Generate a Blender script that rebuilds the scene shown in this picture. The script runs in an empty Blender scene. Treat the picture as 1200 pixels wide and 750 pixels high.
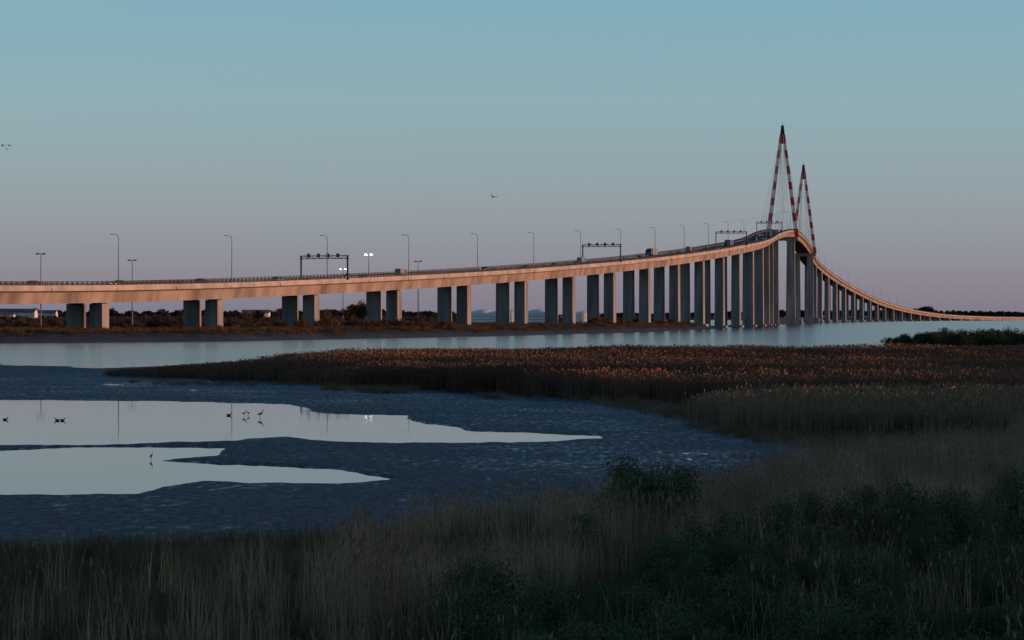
import bpy, math, random
import numpy as np
from mathutils import Vector
random.seed(7); rng=np.random.default_rng(11)
F=2800.0; HOR=371.0; CH=5.0      # survey constants: focal (px), horizon row, eye height (m)

scene=bpy.context.scene
def lin(c):
    return tuple(((v/255)/12.92 if v/255<=0.04045 else (((v/255)+0.055)/1.055)**2.4) for v in c)+(1.0,)
def link(o,parent=None):
    scene.collection.objects.link(o)
    if parent is not None: o.parent=parent
    return o
def empty(name,loc=(0,0,0)):
    e=bpy.data.objects.new(name,None); e.location=loc; e.empty_display_size=1; return link(e)

# ---------------------------------------------------------------- materials
def mat(name,col,rough=0.8,var=0.25,scale=1.0,bump=0.0,bscale=5.0,metal=0.0,spec=0.3,obj_rand=0.0,col2=None,stretch=(1,1,1)):
    m=bpy.data.materials.new(name); m.use_nodes=True; nt=m.node_tree; N=nt.nodes; L=nt.links
    b=N["Principled BSDF"]; b.inputs["Roughness"].default_value=rough; b.inputs["Metallic"].default_value=metal
    b.inputs["Specular IOR Level"].default_value=spec
    geo=N.new("ShaderNodeNewGeometry"); mp=N.new("ShaderNodeMapping"); mp.inputs["Scale"].default_value=stretch
    L.new(geo.outputs["Position"],mp.inputs["Vector"])
    n=N.new("ShaderNodeTexNoise"); n.inputs["Scale"].default_value=scale; n.inputs["Detail"].default_value=5
    L.new(mp.outputs["Vector"],n.inputs["Vector"])
    mix=N.new("ShaderNodeMix"); mix.data_type='RGBA'
    c2=col2 if col2 else tuple(min(1,c*(1+var)) for c in col)
    c1=tuple(c*(1-var) for c in col)
    mix.inputs["A"].default_value=(*c1[:3],1); mix.inputs["B"].default_value=(*c2[:3],1)
    r=N.new("ShaderNodeMapRange"); r.inputs[1].default_value=0.35; r.inputs[2].default_value=0.65
    L.new(n.outputs["Fac"],r.inputs[0])
    out=r.outputs[0]
    if obj_rand>0:
        oi=N.new("ShaderNodeObjectInfo"); mm=N.new("ShaderNodeMath"); mm.operation='MULTIPLY_ADD'
        mm.inputs[1].default_value=obj_rand; L.new(oi.outputs["Random"],mm.inputs[0])
        m2=N.new("ShaderNodeMath"); m2.operation='MULTIPLY'; m2.inputs[1].default_value=1-obj_rand
        L.new(out,m2.inputs[0]); L.new(m2.outputs[0],mm.inputs[2]); out=mm.outputs[0]
    L.new(out,mix.inputs["Factor"]); L.new(mix.outputs["Result"],b.inputs["Base Color"])
    if bump>0:
        n2=N.new("ShaderNodeTexNoise"); n2.inputs["Scale"].default_value=bscale; n2.inputs["Detail"].default_value=6
        L.new(geo.outputs["Position"],n2.inputs["Vector"])
        bp=N.new("ShaderNodeBump"); bp.inputs["Strength"].default_value=bump; bp.inputs["Distance"].default_value=0.1
        L.new(n2.outputs["Fac"],bp.inputs["Height"]); L.new(bp.outputs["Normal"],b.inputs["Normal"])
    return m
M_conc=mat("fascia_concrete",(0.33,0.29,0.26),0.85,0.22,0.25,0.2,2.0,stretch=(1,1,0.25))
M_web=mat("shaded_girder_concrete",(0.225,0.19,0.17),0.9,0.38,0.16,0.3,1.5,stretch=(1,1,0.3))  # darker than the fascia: shade on the lower girder put into the colour
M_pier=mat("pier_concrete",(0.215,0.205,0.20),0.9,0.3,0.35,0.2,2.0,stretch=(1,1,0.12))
M_asph=mat("asphalt",(0.05,0.05,0.052),0.9,0.2,1.0)
M_white=mat("white_paint",(0.72,0.71,0.69),0.5,0.06,0.5)
M_grey=mat("grey_tarpaulin",(0.22,0.23,0.25),0.6,0.15,0.5)
M_red=mat("red_paint",(0.42,0.045,0.04),0.5,0.1,0.5)
M_steel=mat("galvanised_steel",(0.16,0.17,0.18),0.5,0.15,0.5,metal=0.3)
M_dark=mat("dark_steel",(0.03,0.032,0.035),0.6,0.2,0.8)
M_cable=mat("cable_sheath",(0.2,0.22,0.25),0.6,0.1,0.2)
M_glass=mat("vehicle_glass",(0.02,0.025,0.03),0.1,0.1,1.0,spec=0.6)
M_tyre=mat("tyre_rubber",(0.02,0.02,0.02),0.9,0.1,1.0)
M_tank=mat("tank_paint",(0.82,0.80,0.78),0.6,0.08,0.3,stretch=(1,1,0.2))
M_wall=mat("rendered_wall",(0.6,0.58,0.55),0.8,0.1,0.5)
M_roof=mat("roof_sheet",(0.12,0.10,0.10),0.7,0.15,0.5)
M_bird=mat("bird_feathers",(0.05,0.045,0.04),0.8,0.3,8.0)
M_gull=mat("gull_feathers",(0.12,0.12,0.13),0.8,0.3,8.0)
def emis(name,col,s):
    m=bpy.data.materials.new(name); m.use_nodes=True; b=m.node_tree.nodes["Principled BSDF"]
    b.inputs["Base Color"].default_value=(0.8,0.8,0.8,1)
    b.inputs["Emission Color"].default_value=col; b.inputs["Emission Strength"].default_value=s; return m
M_lit=emis("lit_lamp",(1.0,0.97,0.9,1),14.0)
M_head=emis("lens_glow",(1.0,0.9,0.75,1),1.2)
M_reed=mat("reed_straw",(0.34,0.21,0.125),0.85,0.4,0.25,obj_rand=0.45,col2=(0.58,0.39,0.23),spec=0.1)
M_reedM=mat("reed_pale_straw",(0.19,0.13,0.08),0.85,0.3,0.12,obj_rand=0.35,col2=(0.30,0.21,0.13),spec=0.1,stretch=(0.5,1.6,1))
M_reedfar=mat("reed_russet",(0.13,0.07,0.046),0.9,0.35,0.03,obj_rand=0.25,col2=(0.20,0.115,0.075),spec=0.1,stretch=(0.4,1.8,1))
M_plume=mat("reed_plume",(0.2,0.15,0.11),0.95,0.3,0.4,obj_rand=0.5,spec=0.05)
M_grass=mat("marsh_grass_blades",(0.12,0.10,0.05),0.9,0.4,0.3,obj_rand=0.5,col2=(0.27,0.19,0.10),spec=0.1)
M_leaf=mat("shrub_leaves",(0.05,0.085,0.035),0.8,0.45,0.6,obj_rand=0.4,col2=(0.10,0.14,0.06),spec=0.2)
M_leafG=mat("bank_shrub_leaves",(0.026,0.042,0.020),0.85,0.4,0.2,obj_rand=0.4,col2=(0.045,0.065,0.03),spec=0.1)
M_leafbr=mat("dry_shrub_leaves",(0.06,0.042,0.028),0.85,0.4,0.05,obj_rand=0.5,col2=(0.12,0.078,0.046),spec=0.1)
M_leaffar=mat("haze_tinted_foliage",(0.022,0.028,0.036),0.9,0.3,0.01,obj_rand=0.4,spec=0.05)  # aerial haze put into the leaf colour as a dull blue-grey
M_bark=mat("bark",(0.06,0.045,0.035),0.9,0.3,3.0)

# ---------------------------------------------------------------- mesh builder
class MB:
    def __init__(s): s.v=[];s.f=[];s.m=[];s.mats=[]
    def mi(s,m):
        if m not in s.mats: s.mats.append(m)
        return s.mats.index(m)
    def box(s,c,ax,ay,az,m,top=1.0):
        c=np.array(c,float);ax=np.array(ax,float);ay=np.array(ay,float);az=np.array(az,float)
        i=len(s.v)
        for k in (-1,1):
            t=top if k>0 else 1.0
            for a,b in((-1,-1),(1,-1),(1,1),(-1,1)): s.v.append(tuple(c+ax*a*t+ay*b*t+az*k))
        for f in((3,2,1,0),(4,5,6,7),(0,1,5,4),(1,2,6,5),(2,3,7,6),(3,0,4,7)):
            s.f.append(tuple(i+q for q in f)); s.m.append(s.mi(m))
    def tube(s,p0,p1,r0,r1,m,n=6,cap=True):
        p0=Vector(p0);p1=Vector(p1); d=(p1-p0).normalized()
        u=d.cross(Vector((0,0,1)) if abs(d.z)<0.95 else Vector((1,0,0))).normalized(); w=d.cross(u)
        i=len(s.v)
        for p,r in((p0,r0),(p1,r1)):
            for k in range(n):
                a=2*math.pi*k/n; s.v.append(tuple(p+(u*math.cos(a)+w*math.sin(a))*r))
        for k in range(n):
            s.f.append((i+k,i+(k+1)%n,i+n+(k+1)%n,i+n+k)[::-1]); s.m.append(s.mi(m))
        if cap:
            s.f.append(tuple(i+k for k in range(n))); s.m.append(s.mi(m))
            s.f.append(tuple(i+n+k for k in range(n))[::-1]); s.m.append(s.mi(m))
    def poly(s,pts,m):
        i=len(s.v); s.v+= [tuple(p) for p in pts]; s.f.append(tuple(range(i,i+len(pts)))); s.m.append(s.mi(m))
    def lathe(s,c,prof,m,n=24):
        i=len(s.v)
        for r,z in prof:
            for k in range(n):
                a=2*math.pi*k/n; s.v.append((c[0]+r*math.cos(a),c[1]+r*math.sin(a),c[2]+z))
        for j in range(len(prof)-1):
            for k in range(n):
                s.f.append((i+j*n+k,i+j*n+(k+1)%n,i+(j+1)*n+(k+1)%n,i+(j+1)*n+k)); s.m.append(s.mi(m))
    def mesh(s,name):
        me=bpy.data.meshes.new(name); me.from_pydata(s.v,[],s.f)
        for m in s.mats: me.materials.append(m)
        me.polygons.foreach_set("material_index",s.m); me.update(); return me
    def obj(s,name,parent=None,loc=(0,0,0),rz=0):
        o=bpy.data.objects.new(name,s.mesh(name)); o.location=loc; o.rotation_euler=(0,0,rz); return link(o,parent)

# ---------------------------------------------------------------- bridge centreline
CP=np.array([(-300,140,8.5),(-231,290,9.5),(-163.5,426,10.6),(-98.3,561.5,11.9),(-56.7,654,14.8),(-17,747,18.5),(17.6,842,22.8),(49.5,938,27.6),
 (78.5,1035,32.9),(103,1132,38.4),(124.5,1231,43.9),(151.5,1407,54.0),(177,1563,61),(208.5,1765,63.6),(240,1967,61),(265,2123,53.5),
 (300,2260,42),(345,2400,29.5),(390,2545,20),(445,2700,12.5),(515,2870,7.0),(600,3050,4.4),(690,3220,3.4),(790,3400,3.2),(900,3580,3.2)],float)
def catmull(P,n=60):
    out=[]; Q=np.vstack([2*P[0]-P[1],P,2*P[-1]-P[-2]])
    for i in range(1,len(Q)-2):
        p0,p1,p2,p3=Q[i-1:i+3]
        t0=0;t1=t0+np.linalg.norm(p1-p0)**.5;t2=t1+np.linalg.norm(p2-p1)**.5;t3=t2+np.linalg.norm(p3-p2)**.5
        for t in np.linspace(t1,t2,n,endpoint=False):
            A1=(t1-t)/(t1-t0)*p0+(t-t0)/(t1-t0)*p1;A2=(t2-t)/(t2-t1)*p1+(t-t1)/(t2-t1)*p2;A3=(t3-t)/(t3-t2)*p2+(t-t2)/(t3-t2)*p3
            B1=(t2-t)/(t2-t0)*A1+(t-t0)/(t2-t0)*A2;B2=(t3-t)/(t3-t1)*A2+(t-t1)/(t3-t1)*A3
            out.append((t2-t)/(t2-t1)*B1+(t-t1)/(t2-t1)*B2)
    out.append(P[-1]); return np.array(out)
C=catmull(CP); S=np.concatenate([[0],np.cumsum(np.linalg.norm(np.diff(C[:,:2],axis=0),axis=1))])
sg=np.arange(0,S[-1],5.0); G=np.stack([np.interp(sg,S,C[:,k]) for k in range(3)],1)
for _ in range(60):
    G[1:-1]=0.25*G[:-2]+0.5*G[1:-1]+0.25*G[2:]
S=np.concatenate([[0],np.cumsum(np.linalg.norm(np.diff(G[:,:2],axis=0),axis=1))])
def at(s):
    p=np.array([np.interp(s,S,G[:,k]) for k in range(3)])
    q=np.array([np.interp(min(s+4,S[-1]),S,G[:,k]) for k in range(3)])-np.array([np.interp(max(s-4,0),S,G[:,k]) for k in range(3)])
    t=q/np.linalg.norm(q[:2]); return p,np.array([t[0],t[1],0]),np.array([t[1],-t[0],0])
def s_of(x,y): return S[np.argmin((G[:,0]-x)**2+(G[:,1]-y)**2)]
sP0=s_of(-98.3,561.5); sA=s_of(151.5,1407); sPy1=s_of(177,1563); sPy2=s_of(240,1967); sB=s_of(265,2123); SE=S[-1]-2

bridge=empty("cable_stayed_bridge")
ss=np.arange(0,SE,8.0)
def sweep(name,prof,m):
    b=MB(); n=len(prof)
    for s in ss:
        p,t,a=at(s)
        for o,z in prof: b.v.append(tuple(p+a*o+np.array([0,0,z])))
    k=b.mi(m)
    for i in range(len(ss)-1):
        for j in range(n):
            b.f.append((i*n+j,(i+1)*n+j,(i+1)*n+(j+1)%n,i*n+(j+1)%n)); b.m.append(k)
    b.f.append(tuple(range(n)));b.m.append(k);b.f.append(tuple((len(ss)-1)*n+j for j in range(n)));b.m.append(k)
    return b.obj(name,bridge)
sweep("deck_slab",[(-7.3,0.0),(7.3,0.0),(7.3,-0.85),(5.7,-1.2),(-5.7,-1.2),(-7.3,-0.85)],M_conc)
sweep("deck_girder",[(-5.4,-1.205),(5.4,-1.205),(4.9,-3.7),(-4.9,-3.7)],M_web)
b=MB()
for s in np.arange(10,min(SE,1500),25.35):
    p,t,a=at(s); q=p+a*7.36; b.tube((q[0],q[1],q[2]-0.3),(q[0],q[1],q[2]-1.25),0.07,0.07,M_dark,n=6)
b.obj("drain_pipes",bridge)
def sheet(o0,o1,dz,m,name,seg=None):
    b=MB();k=b.mi(m)
    rng_=seg if seg is not None else [(ss[i],ss[i+1]) for i in range(len(ss)-1)]
    for s0,s1 in rng_:
        q=[]
        for s,o in((s0,o0),(s0,o1),(s1,o1),(s1,o0)):
            p,t,a=at(s); q.append(p+a*o+np.array([0,0,dz]))
        b.poly(q,m)
    return b.obj(name,bridge)
sheet(-6.4,6.4,0.02,M_asph,"roadway")
dash=[(s,s+3) for s in np.arange(0,SE-5,13)]
for i,o in enumerate((-3.1,0.0,3.1)): sheet(o-0.08,o+0.08,0.03,M_white,"lane_marking_%d"%(i+1),dash)
b=MB()
for side in(-1,1):
    for i in range(len(ss)-1):
        p0,t,a=at(ss[i]);p1,_,a1=at(ss[i+1]); c0=p0+a*6.95*side; c1=p1+a1*6.95*side
        mid=(c0+c1)/2; d=(c1-c0)/2
        b.box(mid+np.array([0,0,0.2]),d,a*0.2,(0,0,0.2),M_conc)
b.obj("kerbs",bridge)
b=MB()
for side in(-1,1):
    for i in range(len(ss)-1):
        p0,t,a=at(ss[i]);p1,_,a1=at(ss[i+1]); c0=p0+a*7.0*side; c1=p1+a1*7.0*side
        mid=(c0+c1)/2; d=(c1-c0)/2
        for z,h in((0.58,.11),(0.90,.09),(1.24,.07)): b.box(mid+np.array([0,0,z]),d,a*0.05,(0,0,h),M_dark)
    for s in np.arange(1,min(SE,2300),2.0):
        p,t,a=at(s); b.box(p+a*7.0*side+np.array([0,0,0.84]),t*0.09,a*0.09,(0,0,0.48),M_dark)
b.obj("railing",bridge)

# piers
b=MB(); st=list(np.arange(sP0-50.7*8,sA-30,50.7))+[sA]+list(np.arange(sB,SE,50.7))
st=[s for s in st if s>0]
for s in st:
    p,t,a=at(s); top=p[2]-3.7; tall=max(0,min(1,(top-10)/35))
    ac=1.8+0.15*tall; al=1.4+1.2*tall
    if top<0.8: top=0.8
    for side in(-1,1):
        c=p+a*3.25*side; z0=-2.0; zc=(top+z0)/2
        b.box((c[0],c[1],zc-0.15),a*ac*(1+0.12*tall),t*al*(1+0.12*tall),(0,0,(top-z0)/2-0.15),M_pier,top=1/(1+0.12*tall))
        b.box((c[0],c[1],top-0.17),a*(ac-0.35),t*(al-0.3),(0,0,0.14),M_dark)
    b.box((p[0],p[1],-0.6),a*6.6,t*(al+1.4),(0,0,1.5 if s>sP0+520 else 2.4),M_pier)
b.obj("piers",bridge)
b=MB()
for s in(sPy1,sPy2):
    p,t,a=at(s); top=p[2]-3.75
    for side in(-1,1):
        c=p+a*5.4*side; z0=-2; zc=(top-2.5+z0)/2
        b.box((c[0],c[1],zc),a*3.1,t*3.6,(0,0,(top-2.5-z0)/2),M_pier,top=0.8)
    b.box((p[0],p[1],top-1.25),a*10.2,t*3.0,(0,0,1.24),M_pier)
    b.box((p[0],p[1],0.6),a*13,t*8,(0,0,3.2),M_pier)
    b.box((p[0],p[1],4.1),a*11.5,t*6.5,(0,0,0.3),M_pier)
b.obj("pylon_piers",bridge)
for idx,s in enumerate((sPy1,sPy2)):
    p,t,a=at(s); b=MB(); zb=p[2]-3.7; zt=130.0
    base=[p+a*9.4*sd for sd in(-1,1)]
    nb=13
    for q,sd in zip(base,(-1,1)):
        B=np.array([q[0],q[1],zb]); T=np.array([p[0],p[1],zt-6])+a*0.85*sd
        for i in range(nb):
            f0,f1=i/nb,(i+1)/nb; A0=B+(T-B)*f0;A1=B+(T-B)*f1
            r0=1.65-0.6*f0;r1=1.65-0.6*f1
            m=M_red if i%2==0 else M_white
            v0=len(b.v)
            for Q,r in((A0,r0),(A1,r1)):
                for x,y in((-1,-1),(1,-1),(1,1),(-1,1)): b.v.append(tuple(Q+a*x*r*0.85+t*y*r))
            for f in((0,1,5,4),(1,2,6,5),(2,3,7,6),(3,0,4,7)): b.f.append(tuple(v0+x for x in f)); b.m.append(b.mi(m))
    b.box((p[0],p[1],zt-9),a*1.95,t*1.25,(0,0,3.0),M_red,top=0.85)
    b.box((p[0],p[1],zt-3),a*1.45,t*1.0,(0,0,3.0),M_dark,top=0.6)
    b.tube((p[0],p[1],zt-0.2),(p[0],p[1],zt+3),0.12,0.05,M_dark)
    b.obj("pylon_%d"%(idx+1),bridge)
    b=MB()
    for dirn in(-1,1):
        lim=158 if (dirn==-1)==(idx==0) else 196
        for i in range(9):
            d=28+(lim-34)*i/8; q,tt,aa=at(s+dirn*d)
            for sd in(-1,1):
                e=q+aa*6.75*sd; b.tube((p[0]+a[0]*sd*.8,p[1]+a[1]*sd*.8,zt-5-(8-i)*1.3),tuple(e),0.04,0.04,M_cable,n=4,cap=False)
    b.obj("stay_cables_%d"%(idx+1),bridge)

# ---------------------------------------------------------------- deck street lamps, gantries, vehicles
b=MB()
b.tube((0,0,0),(0,0,11.6),0.13,0.07,M_steel); b.tube((0,0,11.6),(-0.5,0,12.1),0.07,0.06,M_steel); b.tube((-0.5,0,12.1),(-1.5,0,12.2),0.06,0.05,M_steel)
b.box((-1.8,0,12.2),(0.4,0,0.03),(0,0.15,0),(0,0,0.07),M_steel); b.box((0,0,0.25),(0.2,0,0),(0,0.2,0),(0,0,0.25),M_steel)
me_lamp=b.mesh("street_lamp")
def place(name,me,p,a,dz=0,off=0,flip=False):
    o=bpy.data.objects.new(name,me); q=p+a*off; o.location=(q[0],q[1],q[2]+dz)
    o.rotation_euler=(0,0,math.atan2(a[1],a[0])+(math.pi if flip else 0)); return link(o)
s=sP0-50.7*3+3
while s<sPy2+700:
    p,t,a=at(s)
    if abs(s-sPy1)>15 and abs(s-sPy2)>15: place("street_lamp",me_lamp,p,a,0.1,6.6)
    s+=50.7
def gantry():
    b=MB(); W=7.3; Hh=6.8
    for sd in(-1,1):
        b.box((W*sd,0,Hh/2),(0.19,0,0),(0,0.16,0),(0,0,Hh/2),M_dark); b.box((W*sd,0,0.3),(0.35,0,0),(0,0.35,0),(0,0,0.3),M_dark)
    for y in(-0.35,0.35):
        for z in(Hh-0.1,Hh-0.9): b.box((0,y,z),(W+0.3,0,0),(0,0.08,0),(0,0,0.09),M_dark)
    nx=14
    for i in range(nx):
        x0=-W+2*W*i/nx;x1=-W+2*W*(i+1)/nx
        z0,z1=(Hh-0.1,Hh-0.9) if i%2 else (Hh-0.9,Hh-0.1)
        for y in(-0.35,0.35): b.tube((x0,y,z0),(x1,y,z1),0.05,0.05,M_dark,n=4)
    for x in(-4.6,-1.5,1.5,4.6):
        b.box((x,-0.62,Hh-0.1),(0.42,0,0),(0,0.14,0),(0,0,0.5),M_dark)
        b.box((x,-0.79,Hh-0.1),(0.32,0,0),(0,0.02,0),(0,0,0.36),M_glass)
        b.box((x,-0.7,Hh+0.46),(0.48,0,0),(0,0.25,0),(0,0,0.04),M_dark)
    return b.mesh("sign_gantry")
me_g=gantry()
for x,y,dy in((-57,655,10),(34,888,0),(104,1140,0),(151,1405,0)):
    p,t,a=at(s_of(x,y)+dy*1.0); place("sign_gantry",me_g,p,a,0.02,0)
def wheel(b,x,y,r=0.32,w=0.11): b.tube((x-w,y,r),(x+w,y,r),r,r,M_tyre,n=12); b.tube((x-w-.01,y,r),(x+w+.01,y,r),r*.55,r*.55,M_steel,n=10)
def prism(b,prof,w,m,wt=None):
    n=len(prof); i=len(b.v)
    for sd in(-1,1):
        for (y,z,k) in prof: b.v.append((sd*w*k,y,z))
    b.f.append(tuple(i+j for j in range(n)));b.m.append(b.mi(m)); b.f.append(tuple(i+n+j for j in range(n))[::-1]);b.m.append(b.mi(m))
    for j in range(n): b.f.append((i+j,i+n+j,i+n+(j+1)%n,i+(j+1)%n)); b.m.append(b.mi(m))
def car(paint):
    b=MB(); prism(b,[(-2.1,.28,.95),(-2.15,.6,.97),(-2.05,.88,.95),(-1.2,.95,1),(0.9,.92,1),(1.95,.74,.92),(2.12,.5,.93),(2.05,.25,.93)],.88,paint)
    prism(b,[(-1.85,.90,.95),(-1.35,1.38,.78),(-0.1,1.48,.78),(0.35,1.40,.78),(1.1,.88,.95)],.85,M_glass)
    prism(b,[(-1.3,1.40,.76),(-0.1,1.50,.76),(0.3,1.43,.76),(0.28,1.40,.80),(-0.1,1.465,.80),(-1.32,1.37,.80)],.86,paint)
    for y in(-.45,.55): b.box((0,y-.1,1.15),(.79,0,0),(0,.04,.0),(0,0,.24),paint)
    for x in(-.78,.78):
        for y in(-1.3,1.32): wheel(b,x,y)
    for x in(-.6,.6): b.box((x,2.05,.62),(.16,0,0),(0,.05,0),(0,0,.07),M_head)
    return b.mesh("car")
def van(paint):
    b=MB(); prism(b,[(-2.6,.35,1),(-2.62,2.2,.93),(-2.4,2.35,.9),(1.2,2.35,.9),(1.75,1.5,.95),(2.5,1.15,.95),(2.6,.4,.96)],.98,paint)
    prism(b,[(1.28,2.2,.86),(1.80,1.48,.93),(1.78,1.45,.93),(1.2,2.2,.86)],.95,M_glass)
    for sd in(-1,1): b.box((sd*.955,.9,1.75),(.02,0,0),(0,.45,0),(0,0,.25),M_glass)
    for x in(-.85,.85):
        for y in(-1.6,1.6): wheel(b,x,y,.35)
    return b.mesh("van")
def truck(paint,box):
    b=MB(); b.box((0,-2.6,2.2),(1.22,0,0),(0,4.2,0),(0,0,1.25),box); b.box((0,-2.4,.8),(.5,0,0),(0,4.6,0),(0,0,.13),M_dark)
    prism(b,[(2.3,.6,1),(2.3,3.0,.95),(3.6,3.0,.92),(4.3,2.0,.98),(4.4,.5,1)],1.2,paint)
    prism(b,[(3.72,2.9,.88),(4.33,1.98,.93),(4.30,1.95,.93),(3.66,2.85,.88)],1.18,M_glass)
    for x in(-1.0,1.0):
        for y in(3.3,-1.2,-4.8,-6.0): wheel(b,x,y,.5,.18)
    return b.mesh("truck")
paints=[mat("car_paint_%d"%i,c,0.35,0.05,1.0,spec=0.5) for i,c in enumerate([(0.03,0.035,0.04),(0.2,0.2,0.21),(0.05,0.07,0.12),(0.13,0.03,0.03),(0.35,0.35,0.35)])]
cars=[car(p) for p in paints]; vans=[van(paints[2]),van(paints[1])]; trucks=[truck(paints[2],M_grey),truck(paints[3],paints[2])]
spots=[(-128,500,'c'),(-110,537,'c'),(-96,565,'c'),(-76,608,'c'),(-50,668,'c'),(-35,703,'v'),(-5,775,'c'),(2,795,'c'),(20,845,'c'),(28,870,'v'),(45,925,'c'),(52,945,'c'),(58,965,'t'),(66,990,'c'),
(75,1020,'c'),(80,1038,'v'),(88,1070,'c'),(95,1098,'t'),(102,1128,'c'),(108,1155,'c'),(115,1185,'v'),(120,1210,'c'),(128,1245,'c'),(134,1285,'t'),(140,1330,'c'),(150,1400,'v'),(158,1450,'c'),(-150,455,'c'),(12,820,'c'),(-66,630,'c')]
for i,(x,y,k) in enumerate(spots):
    p,t,a=at(s_of(x,y)+random.uniform(-3,3)); near=i%3!=0
    me={'c':cars[i%5],'v':vans[i%2],'t':trucks[i%2]}[k]
    place({'c':'car','v':'van','t':'truck'}[k],me,p,a,0.04,4.7 if near else -1.6,flip=not(i%2))

# ---------------------------------------------------------------- ground helper functions
def g(px,py): D=CH*F/(py-HOR); return ((px-600)/F*D,D)
class Lat:
    def __init__(s,seed): s.t=np.random.default_rng(seed).random((256,256))
    def __call__(s,x,y):
        xi=np.floor(x).astype(int);yi=np.floor(y).astype(int);fx=x-xi;fy=y-yi
        fx=fx*fx*(3-2*fx);fy=fy*fy*(3-2*fy);T=s.t
        a=T[xi&255,yi&255];b_=T[(xi+1)&255,yi&255];c=T[xi&255,(yi+1)&255];d=T[(xi+1)&255,(yi+1)&255]
        return (a*(1-fx)+b_*fx)*(1-fy)+(c*(1-fx)+d*fx)*fy
L1=Lat(1);L2=Lat(2);L3=Lat(3)
def fbm(x,y,sc,L=L1,o=4):
    v=0;amp=.5;f=1/sc
    for i in range(o): v=v+amp*(L(x*f+i*17.3,y*f+i*5.1)-.5)*2; amp*=.5;f*=2.03
    return v
def sd(poly,x,y,ky=1.0):
    P=[(p[0],p[1]*ky) for p in poly]; y=y*ky; d=np.full(x.shape,1e18); ins=np.zeros(x.shape,bool)
    for i in range(len(P)):
        ax,ay=P[i];bx,by=P[(i+1)%len(P)]; ex,ey=bx-ax,by-ay
        t=np.clip(((x-ax)*ex+(y-ay)*ey)/(ex*ex+ey*ey+1e-9),0,1)
        d=np.minimum(d,(x-ax-t*ex)**2+(y-ay-t*ey)**2)
        c=((ay>y)!=(by>y)); 
        with np.errstate(divide='ignore',invalid='ignore'): xc=(bx-ax)*(y-ay)/(by-ay+1e-12)+ax
        ins^=(c&(x<xc))
    d=np.sqrt(d); return np.where(ins,d,-d)
pool1=[(-900,468),(0,469),(130,470),(250,472),(335,474),(372,484),(468,487),(500,496),(560,506),(700,510),(700,513),(600,517),(440,519),(330,513),(255,517),(120,521),(0,521),(-900,522)]
pool2=[(-900,531),(0,528),(100,524),(262,524),(250,533),(190,540),(300,545),(400,551),(460,560),(455,564),(400,567),(240,565),(185,572),(160,579),(60,581),(0,580),(-900,584)]
chan=[(-1500,371.2),(-1500,424),(0,427),(110,431),(240,428),(400,422),(700,419),(1600,418),(2500,418),(2500,371.2)]
wet=[(-600,436),(200,441),(400,450),(560,458),(740,467),(830,478),(800,500),(700,506),(520,490),(380,480),(250,468),(-600,464)]
wet2=[(520,522),(760,505),(860,512),(980,530),(1000,548),(900,556),(800,548),(640,566),(540,550)]
R1=[(130,441),(240,434),(420,426),(1600,423),(1600,480),(860,477),(700,468),(560,461),(400,452),(200,445)]
R2=[(815,489),(900,480),(1600,478),(1600,514),(1010,515),(860,509)]
R3=[(440,655),(560,625),(720,606),(820,592),(930,573),(1020,557),(1160,540),(1200,520),(1600,500),(1900,2500),(440,2500)]
R4=[(-700,680),(0,664),(180,655),(440,646),(560,618),(600,2500),(-900,2500)]
landW=[(-2500,200),(-420,380),(-97,450),(-52,484),(0,610),(48,775),(86,960),(78,1080),(66,1400),(20,2100),(-80,3600),(-4500,3600),(-4500,200)]
def smooth(x,a,b_): t=np.clip((x-a)/(b_-a),0,1); return t*t*(3-2*t)
def height(X,Y):
    px=600+F*X/Y; py=HOR+CH*F/Y
    jx=px+12*fbm(X,Y,3)*1.0; jy=py+(fbm(X,Y,5,L2)*2.5)
    nearm=Y<430
    h=0.085+0.045*fbm(X,Y*0.6,7,L3)+0.035*fbm(X*1.3,Y*.7,1.0,L2)
    w=np.maximum(sd(wet,jx,jy,4),sd(wet2,jx,jy,4)); h=h-0.052*smooth(w,-16,16)
    for P in(pool1,pool2):
        q=sd(P,jx,jy,4); h=h-0.28*smooth(q,-9,12)*1.0
    c=sd(chan,jx,jy,5); h=h-0.9*smooth(c,-8,30)
    l=np.maximum.reduce([sd(R,jx,jy,3) for R in(R1,R2,R3,R4)]); lm=smooth(l,-6,12)
    h=h*(1-lm)+lm*(0.25+0.12*fbm(X,Y,8))
    far_land=sd(landW,X+6*fbm(X,Y,30),Y+10*fbm(X,Y,40,L2)); fl=smooth(far_land,-2,16)
    hf=-0.9+ fl*(2.6+0.5*fbm(X,Y,25)+0.0012*np.clip(Y-600,0,3000))
    fs=smooth(Y+60*fbm(X,Y,300,L3)+0.0*X,3430,3520); hf=np.maximum(hf,-0.9+fs*3.4)
    out=np.where(nearm&(far_land<-4),h,hf)
    land=np.where(nearm&(far_land<-4),lm,np.maximum(fl,fs)); return out,land
def rows():
    D=list(np.arange(6,40,0.8)); D+=list(CH*F/(np.arange(HOR+CH*F/40,418,-0.5)-HOR)); D+=list(CH*F/(np.arange(418,372.4,-0.3)-HOR)); D+= [11000.0]; return np.array(D)
D=rows(); U=np.linspace(-0.45,0.45,1000); XX=(D[:,None]*U[None,:]); YY=np.repeat(D[:,None],len(U),1)
HZ,LM=height(XX,YY)
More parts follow.
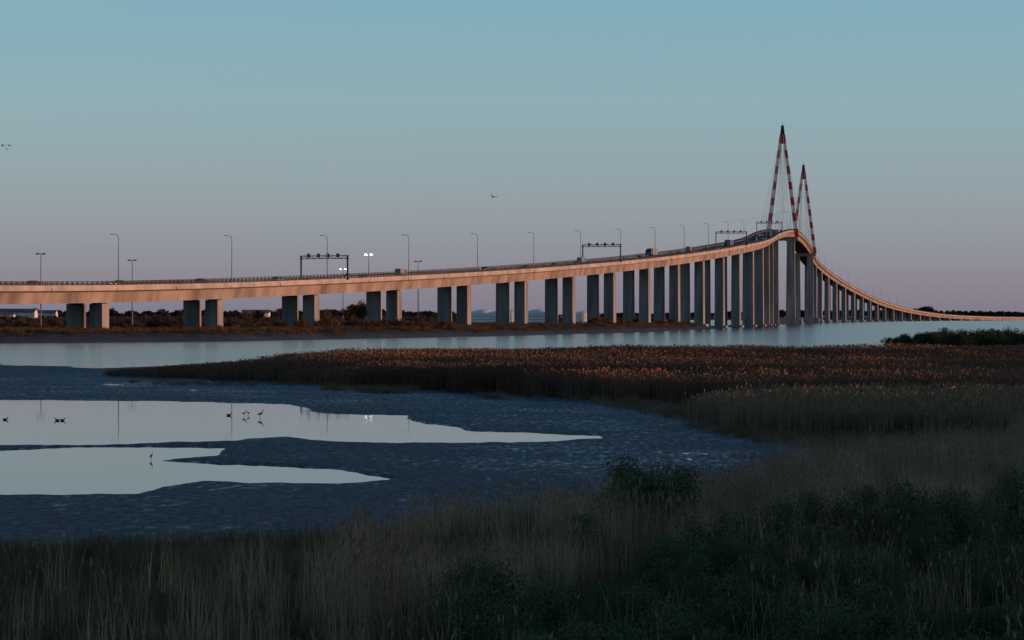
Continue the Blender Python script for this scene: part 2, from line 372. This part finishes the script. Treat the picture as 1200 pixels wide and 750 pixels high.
def gridmesh(name,X,Y,Z,attr=None):
    nr,nc=X.shape; me=bpy.data.meshes.new(name); v=np.stack([X,Y,Z],-1).reshape(-1,3).astype(np.float32)
    idx=np.arange(nr*nc).reshape(nr,nc); q=np.stack([idx[:-1,:-1],idx[:-1,1:],idx[1:,1:],idx[1:,:-1]],-1).reshape(-1,4)
    me.vertices.add(len(v)); me.vertices.foreach_set("co",v.ravel())
    me.loops.add(q.size); me.loops.foreach_set("vertex_index",q.ravel().astype(np.int32))
    me.polygons.add(len(q)); me.polygons.foreach_set("loop_start",(np.arange(len(q))*4).astype(np.int32))
    me.update(calc_edges=True); me.validate()
    me.polygons.foreach_set("use_smooth",np.ones(len(me.polygons),bool))
    if attr is not None:
        at_=me.attributes.new("land",'FLOAT','POINT'); at_.data.foreach_set("value",attr.ravel().astype(np.float32))
    return me
me=gridmesh("marsh_ground",XX,YY,HZ,LM); ground=link(bpy.data.objects.new("marsh_ground",me))
m=bpy.data.materials.new("mudflat_and_soil"); m.use_nodes=True; nt=m.node_tree; N=nt.nodes; L=nt.links; bs=N["Principled BSDF"]
geo=N.new("ShaderNodeNewGeometry"); at_=N.new("ShaderNodeAttribute"); at_.attribute_name="land"
def noise(scale,det=6,st=(1,1,1)):
    mp=N.new("ShaderNodeMapping"); mp.inputs["Scale"].default_value=st; L.new(geo.outputs["Position"],mp.inputs["Vector"])
    n=N.new("ShaderNodeTexNoise"); n.inputs["Scale"].default_value=scale; n.inputs["Detail"].default_value=det; L.new(mp.outputs["Vector"],n.inputs["Vector"]); return n
def mrange(src,a,b_,c,d):
    r=N.new("ShaderNodeMapRange"); r.inputs[1].default_value=a; r.inputs[2].default_value=b_; r.inputs[3].default_value=c; r.inputs[4].default_value=d; L.new(src,r.inputs[0]); return r.outputs[0]
def math_(op,a,b_):
    x=N.new("ShaderNodeMath"); x.operation=op
    for i,v in enumerate((a,b_)):
        if isinstance(v,(int,float)): x.inputs[i].default_value=v
        else: L.new(v,x.inputs[i])
    return x.outputs[0]
n1=noise(0.5,8); n2=noise(2.6,12,(1.6,.6,1)); n2.inputs["Roughness"].default_value=0.65
def rampmix(fac,a,b_,lo=.35,hi=.65):
    x=N.new("ShaderNodeMix"); x.data_type='RGBA'; x.inputs["A"].default_value=(*a,1); x.inputs["B"].default_value=(*b_,1); L.new(mrange(fac,lo,hi,0,1),x.inputs["Factor"]); return x
mud=rampmix(n2.outputs["Fac"],(0.005,0.012,0.020),(0.075,0.125,0.165),.4,.66); soil=rampmix(n1.outputs["Fac"],(0.035,0.027,0.017),(0.09,0.062,0.036))
mx=N.new("ShaderNodeMix"); mx.data_type='RGBA'; L.new(at_.outputs["Fac"],mx.inputs["Factor"]); L.new(mud.outputs["Result"],mx.inputs["A"]); L.new(soil.outputs["Result"],mx.inputs["B"]); L.new(mx.outputs["Result"],bs.inputs["Base Color"])
# wetness: low mud is glossy, high mud dull; thin films of standing water lie between the clods
sxyz=N.new("ShaderNodeSeparateXYZ"); L.new(geo.outputs["Position"],sxyz.inputs[0])
wz=mrange(sxyz.outputs["Z"],0.0,0.09,1.0,0.0)
f1=noise(2.4,12,(1.5,.45,1)); f1.inputs["Roughness"].default_value=0.62; f2=noise(0.16,4,(.8,1.2,1))
fs_=math_('ADD',f1.outputs["Fac"],math_('MULTIPLY',wz,0.13)); fs_=math_('ADD',fs_,math_('MULTIPLY',f2.outputs["Fac"],0.30))
film=mrange(fs_,0.74,0.90,0.0,1.0); notland=math_('SUBTRACT',1.0,at_.outputs["Fac"]); film=math_('MULTIPLY',film,notland)
rough=math_('SUBTRACT',0.60,math_('MULTIPLY',film,0.30)); rough=math_('MAXIMUM',rough,at_.outputs["Fac"]); L.new(rough,bs.inputs["Roughness"])
spec=math_('ADD',0.20,math_('MULTIPLY',film,0.26)); spec=math_('MULTIPLY',spec,mrange(at_.outputs["Fac"],0,1,1.0,0.2)); L.new(spec,bs.inputs["Specular IOR Level"])
bp=N.new("ShaderNodeBump"); bp.inputs["Distance"].default_value=0.45; L.new(mrange(film,0,1,1.0,0.35),bp.inputs["Strength"])
nb=noise(2.6,12,(1.3,.8,1)); nb.inputs["Roughness"].default_value=0.68; L.new(nb.outputs["Fac"],bp.inputs["Height"]); L.new(bp.outputs["Normal"],bs.inputs["Normal"])
ground.data.materials.append(m)
# water
m=bpy.data.materials.new("water"); m.use_nodes=True; nt=m.node_tree; N=nt.nodes; L=nt.links; bs=N["Principled BSDF"]
bs.inputs["Base Color"].default_value=(0.008,0.02,0.03,1); bs.inputs["IOR"].default_value=1.33; bs.inputs["Specular IOR Level"].default_value=0.5
geo=N.new("ShaderNodeNewGeometry"); sx=N.new("ShaderNodeSeparateXYZ"); L.new(geo.outputs["Position"],sx.inputs[0])
mr=mrange(sx.outputs["Y"],150,260,0,1)
L.new(mrange(mr,0,1,0.03,0.16),bs.inputs["Roughness"])
n1=noise(1.2,4,(0.5,1,1)); n2=noise(0.12,3,(0.35,1,1)); n3=noise(0.012,4,(0.4,1.8,1))
hgt=math_('ADD',n1.outputs["Fac"],math_('MULTIPLY',n2.outputs["Fac"],4.0))
bp=N.new("ShaderNodeBump"); bp.inputs["Distance"].default_value=0.09
L.new(math_('MULTIPLY',mrange(mr,0,1,0.015,1.0),mrange(n3.outputs["Fac"],.4,.6,.35,1.0)),bp.inputs["Strength"])
L.new(hgt,bp.inputs["Height"]); L.new(bp.outputs["Normal"],bs.inputs["Normal"])
me=bpy.data.meshes.new("water"); me.from_pydata([(-15000,-3000,0),(15000,-3000,0),(15000,15000,0),(-15000,15000,0)],[],[(0,1,2,3)]); me.materials.append(m); link(bpy.data.objects.new("water",me))

# ---------------------------------------------------------------- vegetation sources
def blades(name,n,rad,h0,h1,w,m,plume=0.0,lean=0.25,seed=0,mp=None):
    r=random.Random(seed); b=MB()
    for i in range(n):
        a=r.uniform(0,6.283);q=rad*math.sqrt(r.random());x,y=q*math.cos(a),q*math.sin(a)
        h=r.uniform(h0,h1);la=r.uniform(0,6.283);ll=abs(r.gauss(0,lean))*h; wa=r.uniform(0,3.14);ww=w*r.uniform(.7,1.3)
        dx,dy=math.cos(wa)*ww/2,math.sin(wa)*ww/2
        p=[(x,y,-0.1),(x+math.cos(la)*ll*.3,y+math.sin(la)*ll*.3,h*.55),(x+math.cos(la)*ll,y+math.sin(la)*ll,h)]
        i0=len(b.v)
        b.v+=[(p[0][0]-dx,p[0][1]-dy,p[0][2]),(p[0][0]+dx,p[0][1]+dy,p[0][2]),(p[1][0]+dx*.8,p[1][1]+dy*.8,p[1][2]),(p[1][0]-dx*.8,p[1][1]-dy*.8,p[1][2]),(p[2][0],p[2][1],p[2][2])]
        b.f+=[(i0,i0+1,i0+2,i0+3),(i0+3,i0+2,i0+4)]; b.m+=[b.mi(m)]*2
        if r.random()<plume:
            ph=r.uniform(.12,.22)*max(1,h*.6); pw=ww*1.8; c=p[2]; ex=math.cos(la)*ph*.35;ey=math.sin(la)*ph*.35
            cx,cy=math.cos(wa)*pw,math.sin(wa)*pw; i0=len(b.v)
            b.v+=[(c[0],c[1],c[2]-ph*.35),(c[0]+cx+ex*.3,c[1]+cy+ey*.3,c[2]+ph*.1),(c[0]+ex,c[1]+ey,c[2]+ph*.65),(c[0]-cx+ex*.3,c[1]-cy+ey*.3,c[2]+ph*.1)]
            b.f.append((i0,i0+1,i0+2,i0+3)); b.m.append(b.mi(mp or M_plume))
    return bpy.data.objects.new(name,b.mesh(name))
def shrub(name,R,H,n,leaf,m,seed,stems=10,trunk=0.0):
    r=random.Random(seed); b=MB(); lobes=[]
    for i in range(stems):
        a=r.uniform(0,6.283);q=R*r.uniform(.15,.8); z=trunk+(H-trunk)*r.uniform(.35,.92)*(1-.35*(q/R)**2)
        c=(q*math.cos(a),q*math.sin(a),z); lobes.append((c,R*r.uniform(.2,.42)))
        base=(c[0]*.08,c[1]*.08,trunk*.75)
        mid=(c[0]*.5+r.uniform(-.1,.1)*R,c[1]*.5+r.uniform(-.1,.1)*R,(base[2]+z)*.5)
        tr=0.02*H if trunk else .012*H
        b.tube(base,mid,tr,tr*.6,M_bark,n=5,cap=False); b.tube(mid,c,tr*.6,tr*.2,M_bark,n=5,cap=False)
        for k in range(3):
            e=[c[j]+r.gauss(0,.3)*lobes[-1][1]*1.5 for j in range(3)]; b.tube(mid,e,tr*.35,tr*.1,M_bark,n=4,cap=False)
    if trunk: b.tube((0,0,-.3),(0,0,trunk*.8),.035*H,.024*H,M_bark,n=8)
    for i in range(n):
        c,rr_=r.choice(lobes); d=Vector((r.gauss(0,1),r.gauss(0,1),r.gauss(0,1))).normalized()*rr_*(r.random()**.4)*(1+.25*r.random())
        p=Vector(c)+d; p.z=max(0.03,c[2]+d.z*.85)
        u=Vector((r.gauss(0,1),r.gauss(0,1),r.gauss(0,1))).normalized(); w=u.cross(Vector((r.gauss(0,1),r.gauss(0,1),r.gauss(0,1)))).normalized()
        l=leaf*r.uniform(.6,1.3); b.poly([p-u*l*.5,p+w*l*.28,p+u*l*.5,p-w*l*.28],m)
    return bpy.data.objects.new(name,b.mesh(name))
def coll(name,objs):
    c=bpy.data.collections.new(name)
    for o in objs: c.objects.link(o)
    return c
c_reedN=coll("reed_clumps",[blades("reed_clump",45,.45,.7,1.75,.016,M_reed,.3,.18,i) for i in range(5)])
c_reedS=coll("sparse_reeds",[blades("reed_stems",16,.4,.9,2.1,.014,M_reed,.4,.15,10+i) for i in range(4)])
c_reedF=coll("reed_patches",[blades("reed_patch",170,1.1,.9,1.75,.035,M_reedfar,.2,.1,20+i,M_reedfar) for i in range(4)])
c_reedM=coll("pale_reeds",[blades("reed_pale",110,.8,.5,1.1,.025,M_reedM,.2,.12,30+i,M_reedM) for i in range(3)])
c_grass=coll("grass_tufts",[blades("grass_tuft",90,.5,.12,.5,.012,M_grass,0,.5,40+i) for i in range(4)])
c_tussF=coll("dry_tufts",[blades("dry_tuft",120,1.3,.5,1.5,.05,M_leafbr,0,.3,50+i) for i in range(3)])
c_shrub=coll("green_shrubs",[shrub("green_shrub",1.1,1.6,3200,.06,M_leaf,60+i,14) for i in range(4)])
c_shrubB=coll("dry_shrubs",[shrub("dry_shrub",2.0,2.2,1100,.24,M_leafbr,70+i,12) for i in range(4)])
c_shrubG=coll("bank_shrubs",[shrub("bank_shrub",2.2,2.6,1800,.2,M_leafG,75+i,14) for i in range(4)])
c_tree=coll("trees_near",[shrub("leafy_tree",3.2,8,2600,.42,M_leafbr,80+i,16,trunk=2.2) for i in range(4)])
c_far=coll("trees_far",[shrub("hazy_tree",6,11,900,1.6,M_leaffar,90+i,14,trunk=1.5) for i in range(4)])

def scatter(name,pts,sc,cl):
    pts=np.asarray(pts,np.float32); n_=len(pts); me=bpy.data.meshes.new(name); me.vertices.add(n_); me.vertices.foreach_set("co",pts.ravel())
    sc=np.asarray(sc,np.float32); 
    if sc.ndim==1: sc=np.stack([sc]*3,1)
    a=me.attributes.new("sc",'FLOAT_VECTOR','POINT'); a.data.foreach_set("vector",sc.astype(np.float32).ravel())
    rz=np.zeros((n_,3),np.float32); rz[:,2]=rng.uniform(0,6.283,n_); a=me.attributes.new("rz",'FLOAT_VECTOR','POINT'); a.data.foreach_set("vector",rz.ravel())
    me.update(); o=link(bpy.data.objects.new(name,me))
    ng=bpy.data.node_groups.new(name+"_scatter",'GeometryNodeTree')
    ng.interface.new_socket("Geometry",in_out='INPUT',socket_type='NodeSocketGeometry'); ng.interface.new_socket("Geometry",in_out='OUTPUT',socket_type='NodeSocketGeometry')
    gi=ng.nodes.new("NodeGroupInput");go=ng.nodes.new("NodeGroupOutput");ip=ng.nodes.new("GeometryNodeInstanceOnPoints");ci=ng.nodes.new("GeometryNodeCollectionInfo")
    ci.inputs["Collection"].default_value=cl; ci.inputs["Separate Children"].default_value=True; ci.inputs["Reset Children"].default_value=True
    ip.inputs["Pick Instance"].default_value=True
    A=ng.nodes.new("GeometryNodeInputNamedAttribute");A.data_type='FLOAT_VECTOR';A.inputs["Name"].default_value="sc"
    B=ng.nodes.new("GeometryNodeInputNamedAttribute");B.data_type='FLOAT_VECTOR';B.inputs["Name"].default_value="rz"
    l=ng.links.new; l(gi.outputs[0],ip.inputs["Points"]); l(ci.outputs[0],ip.inputs["Instance"]); l(A.outputs["Attribute"],ip.inputs["Scale"]); l(B.outputs["Attribute"],ip.inputs["Rotation"]); l(ip.outputs[0],go.inputs[0])
    md=o.modifiers.new("scatter",'NODES'); md.node_group=ng; return o
def sample(poly,D0,D1,dens,u0=-.35,u1=.35,thr=None):
    area=(u1-u0)*(D1**2-D0**2)/2; n_=int(area*dens); Y=np.sqrt(rng.uniform(D0**2,D1**2,n_)); X=rng.uniform(u0,u1,n_)*Y
    px=600+F*X/Y;py=HOR+CH*F/Y; k=sd(poly,px+8*fbm(X,Y,4),py+3*fbm(X,Y,5,L2),3)>0; X,Y=X[k],Y[k]
    if thr is not None: k=(fbm(X,Y,thr[1],L3)+rng.normal(0,.08,len(X)))>thr[0]; X,Y=X[k],Y[k]
    Z,_=height(X,Y); return X,Y,Z
X,Y,Z=sample(R1,125,275,0.95,-.2,.36)
left=smooth(600+F*X/Y,130,480); hs=(0.25+.75*left)*(0.85+.4*fbm(X,Y,14)+rng.uniform(-.08,.08,len(X)))
scatter("reed_bed",np.stack([X,Y,Z],1),np.stack([np.ones(len(X)),np.ones(len(X)),hs],1),c_reedF)
X,Y,Z=sample(R2,92,135,1.7,-.1,.36); scatter("reed_bed",np.stack([X,Y,Z],1),rng.uniform(.8,1.2,len(X)),c_reedM)
X,Y,Z=sample([(150,447),(400,453),(560,462),(700,469),(840,478),(815,490),(860,510),(830,516),(790,492),(690,474),(540,466),(380,458),(150,451)],90,190,1.2,-.2,.15,(-.05,3)); scatter("marsh_grass",np.stack([X,Y,Z],1),rng.uniform(.5,1.1,len(X)),c_grass)
# foreground reeds
R3e=[(430,665),(560,632),(720,610),(820,596),(930,576),(1020,560),(1160,543),(1200,522),(1700,500),(1700,665),(1000,650),(760,690),(560,760),(400,800),(380,700)]
X,Y,Z=sample(R3e,30,110,3.8,-.12,.36,(-.15,5)); hs=(.64+.28*fbm(X,Y,6)+rng.uniform(-.1,.15,len(X))); scatter("foreground_reeds",np.stack([X,Y,Z],1),np.stack([hs*.9,hs*.9,hs],1),c_reedN)
X,Y,Z=sample([(-400,735),(200,720),(430,690),(800,700),(1600,700),(1600,1400),(-400,1400)],18,52,1.6,-.35,.35,(-.12,4)); px_=600+F*X/Y; hs=np.where(px_<430,rng.uniform(.35,.8,len(X)),rng.uniform(.5,.8,len(X))); k=(px_<560)|(rng.random(len(X))<.45); X,Y,Z,hs=X[k],Y[k],Z[k],hs[k]; scatter("foreground_reeds",np.stack([X,Y,Z],1),hs,c_reedS)
allfg=[(-500,680),(0,664),(180,655),(440,643),(560,620),(720,602),(820,590),(930,571),(1020,553),(1160,537),(1200,517),(1700,498),(1700,1800),(-500,1800)]
X,Y,Z=sample(allfg,15,110,5.0,-.38,.38); scatter("marsh_grass",np.stack([X,Y,Z],1),rng.uniform(.5,1.1,len(X)),c_grass)
X,Y,Z=sample([(830,505),(1000,510),(1600,508),(1600,528),(1000,530),(880,520)],85,110,2.5,0,.36); scatter("marsh_grass",np.stack([X,Y,Z],1),rng.uniform(.5,.9,len(X)),c_grass)
sh=[(760,640,1.15),(735,648,.85),(790,646,.95),(700,690,.7),(830,690,.8),(900,680,.85),(960,670,.8),(1020,665,.9),(1080,660,.95),(1140,668,.9),(1190,660,1.0),(1240,650,1.0),(775,650,1.0),(1110,680,.9),(1060,690,.9)]
P=[];Sx=[]
for x,y,s_ in sh: q=g(x,y); P.append(q); Sx.append(s_)
for i in range(440):
    y=rng.uniform(700,1050); x=rng.uniform(500,1500)
    if x<760 and y<760: continue
    P.append(g(x,y)); Sx.append(rng.uniform(.4,.8))
for i in range(60):
    P.append(g(rng.uniform(-200,480),rng.uniform(800,1050))); Sx.append(rng.uniform(.25,.45))
P=np.array(P); Z,_=height(P[:,0],P[:,1]); scatter("foreground_shrubs",np.stack([P[:,0],P[:,1],Z],1),Sx,c_shrub)
P=[];Sx=[]
for i in range(360):
    x=1035+(rng.random()**.9)*560; y=rng.uniform(403,413); P.append(g(x,y)); Sx.append(rng.uniform(.6,1.2)*(0.45+.55*min(1,(x-1030)/90)))
P=np.array(P); scatter("bush_row",np.stack([P[:,0],P[:,1],np.full(len(P),.1)],1),Sx,c_shrubG)
def wsample(n_,x0,x1,y0,y1,inset=4):
    X=rng.uniform(x0,x1,n_);Y=rng.uniform(y0,y1,n_);k=sd(landW,X,Y)>inset; X,Y=X[k],Y[k]; Z,_=height(X,Y); return X,Y,Z
X,Y,Z=wsample(16000,-260,100,400,980,9); scatter("dry_grass",np.stack([X,Y,Z-.05],1),rng.uniform(.4,.85,len(X)),c_tussF)
X,Y,Z=wsample(5600,-420,90,600,1250,14); px_=600+F*X/Y; k=(fbm(X,Y,40,L2)>-.12)&~((px_>530)&(px_<690)&(Y<960)); X,Y,Z=X[k],Y[k],Z[k]; scatter("scrub_shrubs",np.stack([X,Y,Z],1),rng.uniform(.5,1.3,len(X)),c_shrubB)
P=[];Sx=[]
for x0,x1,d0,d1,n_,s0,s1 in((285,430,740,900,24,.4,.8),(395,425,700,730,3,.9,1.05),(0,80,800,950,6,.35,.5),(150,215,820,900,8,.35,.55),(480,540,1000,1200,8,.4,.55)):
    for i in range(n_):
        d=rng.uniform(d0,d1); x=(rng.uniform(x0,x1)-600)/F*d; P.append((x,d)); Sx.append(rng.uniform(s0,s1))
P=np.array(P); Z,_=height(P[:,0],P[:,1]); scatter("trees",np.stack([P[:,0],P[:,1],Z],1),Sx,c_tree)
P=[];Sx=[]
for i in range(2200):
    y=rng.uniform(3540,3800); x=rng.uniform(-.42,.42)*y; 
    s_=.8+.6*float(fbm(np.array([x]),np.array([0.]),260,L2)[0])+rng.uniform(-.15,.2); P.append((x,y,2.3)); Sx.append(max(.3,s_))
for i in range(700):
    y=rng.uniform(1500,2600); x=rng.uniform(-.42,-.01)*y-30; P.append((x,y,2.5)); Sx.append(rng.uniform(.3,.7))
for i in range(14):
    P.append((.166*3560+rng.uniform(-35,35),3540+rng.uniform(0,30),2.2)); Sx.append(rng.uniform(1.2,1.6))
scatter("distant_trees",P,Sx,c_far)

# added out-of-view rise with trees, placed to break up low sun; thins northwards
x=np.linspace(120,235,40);y=np.linspace(-260,250,140); Xh,Yh=np.meshgrid(x,y)
def hillz(X,Y): return smooth(X,120,160)*(1-smooth(X,190,235))*smooth(Y,-260,-220)*(1-.45*smooth(Y,60,90))*(1-smooth(Y,215,250))
e=hillz(Xh,Yh); Zh=-1+e*(4+1.2*fbm(Xh,Yh,40))
hm=gridmesh("sun_blocker_hill",Xh,Yh,Zh); hm.materials.append(mat("blocker_hill_soil",(0.05,0.045,0.03),0.95,0.3,0.2)); link(bpy.data.objects.new("sun_blocker_hill",hm))
NT=480; Xt=rng.uniform(150,205,NT);Yt=rng.uniform(-230,72,NT); Xt=np.concatenate([Xt,rng.uniform(155,200,75)]); Yt=np.concatenate([Yt,rng.uniform(72,225,75)]); NT=len(Xt)
Zt=-1.2+hillz(Xt,Yt)*(4+1.2*fbm(Xt,Yt,40))
scatter("sun_blocker_trees",np.stack([Xt,Yt,Zt],1),rng.uniform(.7,1.2,NT),c_tree)

# ---------------------------------------------------------------- tanks, warehouses, masts
def tank(x,d,R,H):
    b=MB(); b.lathe((0,0,0),[(R,0),(R,H),(R*1.01,H+.15),(R*.8,H+R*.14),(R*.45,H+R*.24),(0.05,H+R*.28)],M_tank,32)
    for k in range(1,4): b.lathe((0,0,H*k/4),[(R+.01,-.06),(R+.05,0),(R+.01,.06)],M_steel,32)
    b.tube((R+.3,0,0),(R+.3,0,H+1),.06,.06,M_steel); b.tube((R+.7,0,0),(R+.7,0,H+1),.06,.06,M_steel)
    for i in range(int(H/.5)): b.tube((R+.3,0,.4+i*.5),(R+.7,0,.4+i*.5),.04,.04,M_steel,n=4)
    X=(x-600)/F*d; z,_=height(np.array([X]),np.array([float(d)])); b.obj("storage_tank",None,(X,d,float(z[0])-.2))
tank(568,905,5.6,4.6); tank(600,930,5.4,4.4); tank(633,900,6.0,4.6); tank(684,960,4.0,4.0)
def warehouse(x,d,w,l,h,name="warehouse"):
    X=(x-600)/F*d; z,_=height(np.array([X]),np.array([float(d)])); e=empty(name,(X,d,float(z[0])-.1))
    b=MB(); b.box((0,0,h/2),(w/2,0,0),(0,l/2,0),(0,0,h/2),M_wall)
    b.poly([(-w/2,-l/2,h),(-w/2,l/2,h),(-w/2,0,h+l*.18)],M_wall); b.poly([(w/2,-l/2,h),(w/2,l/2,h),(w/2,0,h+l*.18)],M_wall); b.obj("walls",e)
    b=MB(); o=.4
    for sg_ in(-1,1): b.poly([(-w/2-o,sg_*(l/2+o),h-.15),(w/2+o,sg_*(l/2+o),h-.15),(w/2+o,0,h+l*.18+.06),(-w/2-o,0,h+l*.18+.06)],M_roof)
    b.obj("roof",e)
    b=MB(); b.box((w*.25,-l/2-.03,1.5),(1.6,0,0),(0,.03,0),(0,0,1.5),M_steel); b.obj("door",e)
    b=MB()
    for k in range(4): b.box((-w*.4+k*w*.14,-l/2-.02,h*.6),(.6,0,0),(0,.03,0),(0,0,.5),M_glass)
    b.obj("windows",e)
warehouse(20,1150,18,9,5.0); warehouse(52,1200,12,8,4.2); warehouse(300,1250,14,9,4.6); warehouse(8,980,6,5,3.6)
def mast(px,D_,ztop,lit):
    b=MB(); b.tube((0,0,0),(0,0,ztop),.2,.1,M_steel,8)
    b.box((0,0,ztop),(1.0,0,0),(0,.08,0),(0,0,.08),M_steel)
    for x in(-.85,.85):
        b.box((x,-.2,ztop+.05),(.45,0,0),(0,.3,.08),(0,0,.10),M_steel)
        b.box((x,-.3,ztop-.10),(.38,0,0),(0,.25,.08),(0,-.0,.05),M_lit if lit else M_steel)
        if lit==2: b.box((x,-.6,ztop+.0),(.34,0,0),(0,.03,0),(0,0,.18),M_lit)
    b.obj("street_lamp",None,((px-600)/F*D_,D_,1.5))
mast(48,640,20.3,0); mast(155,700,20.0,0); mast(432,760,23.2,2); mast(490,800,22.0,0); mast(402,900,21.5,1)

# ---------------------------------------------------------------- birds
def skinbird(name,pts,edges,rad,loc,rz,m,sc=1.0):
    me=bpy.data.meshes.new(name); me.from_pydata([Vector(p)*sc for p in pts],edges,[]); o=link(bpy.data.objects.new(name,me)); o.location=loc; o.rotation_euler=(0,0,rz)
    md=o.modifiers.new("Skin",'SKIN'); sk=me.skin_vertices[0].data
    for i,r in enumerate(rad): rr_=r if isinstance(r,tuple) else (r,r); sk[i].radius=(rr_[0]*sc,rr_[1]*sc)
    sk[0].use_root=True; o.modifiers.new("Sub",'SUBSURF').levels=1; o.modifiers["Sub"].render_levels=2; me.materials.append(m); return o
wp=[(0,0,.36),(.13,0,.40),(-.13,0,.34),(-.25,0,.30),(.19,0,.50),(.17,0,.60),(.23,0,.66),(.28,0,.665),(.40,0,.645),(.0,.035,.24),(.03,.035,.13),(.0,.035,0),(.0,-.035,.24),(-.02,-.035,.13),(-.01,-.035,0),(.07,.035,-.005),(.06,-.035,-.005)]
we=[(0,1),(0,2),(2,3),(1,4),(4,5),(5,6),(6,7),(7,8),(0,9),(9,10),(10,11),(0,12),(12,13),(13,14),(11,15),(14,16)]
wr=[.085,.065,.07,.02,.025,.02,.032,.02,.006,.02,.01,.009,.02,.01,.009,.006,.006]
for x,y,rz,s_ in((286,488,.3,.45),(291,487,2.6,.4),(305,490,.1,.6),(177,539,1.2,.4)):
    q=g(x,y); skinbird("wading_bird",wp,we,wr,(q[0],q[1],0.0),rz,M_bird,s_)
dp=[(0,0,.06),(.14,0,.07),(-.15,0,.08),(-.25,0,.13),(.2,0,.16),(.22,0,.24),(.27,0,.25),(.34,0,.235)]
de=[(0,1),(0,2),(2,3),(1,4),(4,5),(5,6),(6,7)]; dr=[.1,.085,.08,.02,.04,.045,.04,.012]
for x,y,rz in((6,492,.2),(67,493,2.9),(73,493,.4),(268,487,.1)):
    q=g(x,y); skinbird("duck",dp,de,dr,(q[0],q[1],0.0),rz,M_bird,.5)
def gull(px,py,d,rz,sc=1.0,up=.25):
    b=MB()
    prof_=[(-.28,.01),(-.2,.045),(0,.075),(.15,.06),(.22,.045),(.27,.045),(.31,.02),(.37,.005)]
    for i in range(len(prof_)-1): b.tube((prof_[i][0],0,0),(prof_[i+1][0],0,0),prof_[i][1],prof_[i+1][1],M_gull,n=8,cap=False)
    b.poly([(-.25,0,.01),(-.42,.08,.01),(-.42,-.08,.01)],M_gull)
    for sg_ in(-1,1):
        secs=[(0,.10,-.10,.02),(.28,.13,-.08,up*.7),(.5,.08,-.08,up*.75),(.68,-.12,-.16,up*.5)]
        for i in range(3):
            a_,b2=secs[i],secs[i+1]
            b.poly([(a_[1],sg_*a_[0],a_[3]),(b2[1],sg_*b2[0],b2[3]),(b2[2],sg_*b2[0],b2[3]),(a_[2],sg_*a_[0],a_[3])],M_gull)
            b.poly([(a_[2],sg_*a_[0],a_[3]-.02),(b2[2],sg_*b2[0],b2[3]-.01),(b2[1],sg_*b2[0],b2[3]-.015),(a_[1],sg_*a_[0],a_[3]-.03)],M_gull)
    o=b.obj("gull",None,((px-600)/F*d,d,CH+(HOR-py)/F*d),rz); o.scale=(sc,)*3; o.rotation_euler[0]=.25
gull(578,231,300,2.2,.9,.3); gull(3,171,300,.4,.8); gull(11,170,310,2.8,.7,-.1); gull(8,175,330,1.2,.7,.3)

# ---------------------------------------------------------------- world, sun, camera
SUN_AZ=math.radians(101); SUN_EL=math.radians(2.4)
w=bpy.data.worlds.new("World"); scene.world=w; w.use_nodes=True; nt=w.node_tree; N=nt.nodes; L=nt.links; N.clear()
out=N.new("ShaderNodeOutputWorld"); tc=N.new("ShaderNodeTexCoord"); sx=N.new("ShaderNodeSeparateXYZ"); L.new(tc.outputs["Generated"],sx.inputs[0])
cr=N.new("ShaderNodeValToRGB"); L.new(sx.outputs["Z"],cr.inputs[0]); stops=[(0.0,(118,118,137)),(0.016,(122,126,145)),(0.045,(122,143,161)),(0.09,(118,156,173)),(0.13,(106,156,178)),(0.3,(56,106,148)),(1.0,(26,54,96))]
el=cr.color_ramp.elements; el[0].position=0; el[0].color=lin(stops[0][1]); el[1].position=1; el[1].color=lin(stops[-1][1])
for p_,c_ in stops[1:-1]: e_=el.new(p_); e_.color=lin(c_)
b1=N.new("ShaderNodeBackground"); b1.inputs[1].default_value=1.0; L.new(cr.outputs[0],b1.inputs[0])
sk=N.new("ShaderNodeTexSky"); sk.sky_type='NISHITA'; sk.sun_disc=False; sk.sun_elevation=SUN_EL; sk.sun_rotation=SUN_AZ
b2=N.new("ShaderNodeBackground"); b2.inputs[1].default_value=0.06; L.new(sk.outputs[0],b2.inputs[0])
ad=N.new("ShaderNodeAddShader"); L.new(b1.outputs[0],ad.inputs[0]); L.new(b2.outputs[0],ad.inputs[1]); L.new(ad.outputs[0],out.inputs[0])
ld=bpy.data.lights.new("sun",'SUN'); ld.energy=4.2; ld.angle=math.radians(0.5); ld.color=(1.0,0.50,0.30)
so=link(bpy.data.objects.new("sun",ld)); dv=Vector((math.sin(SUN_AZ)*math.cos(SUN_EL),math.cos(SUN_AZ)*math.cos(SUN_EL),math.sin(SUN_EL))); so.rotation_euler=dv.to_track_quat('Z','Y').to_euler(); so.location=(300,0,60)
cd=bpy.data.cameras.new("camera"); cd.lens=36*F/1200; cd.sensor_width=36; cd.clip_start=0.5; cd.clip_end=30000
co=link(bpy.data.objects.new("camera",cd)); co.location=(0,0,CH); co.rotation_euler=(math.radians(90)-math.atan((375-HOR)/F),0,0); scene.camera=co
scene.view_settings.view_transform='Standard'; scene.view_settings.look='None'; scene.view_settings.exposure=0
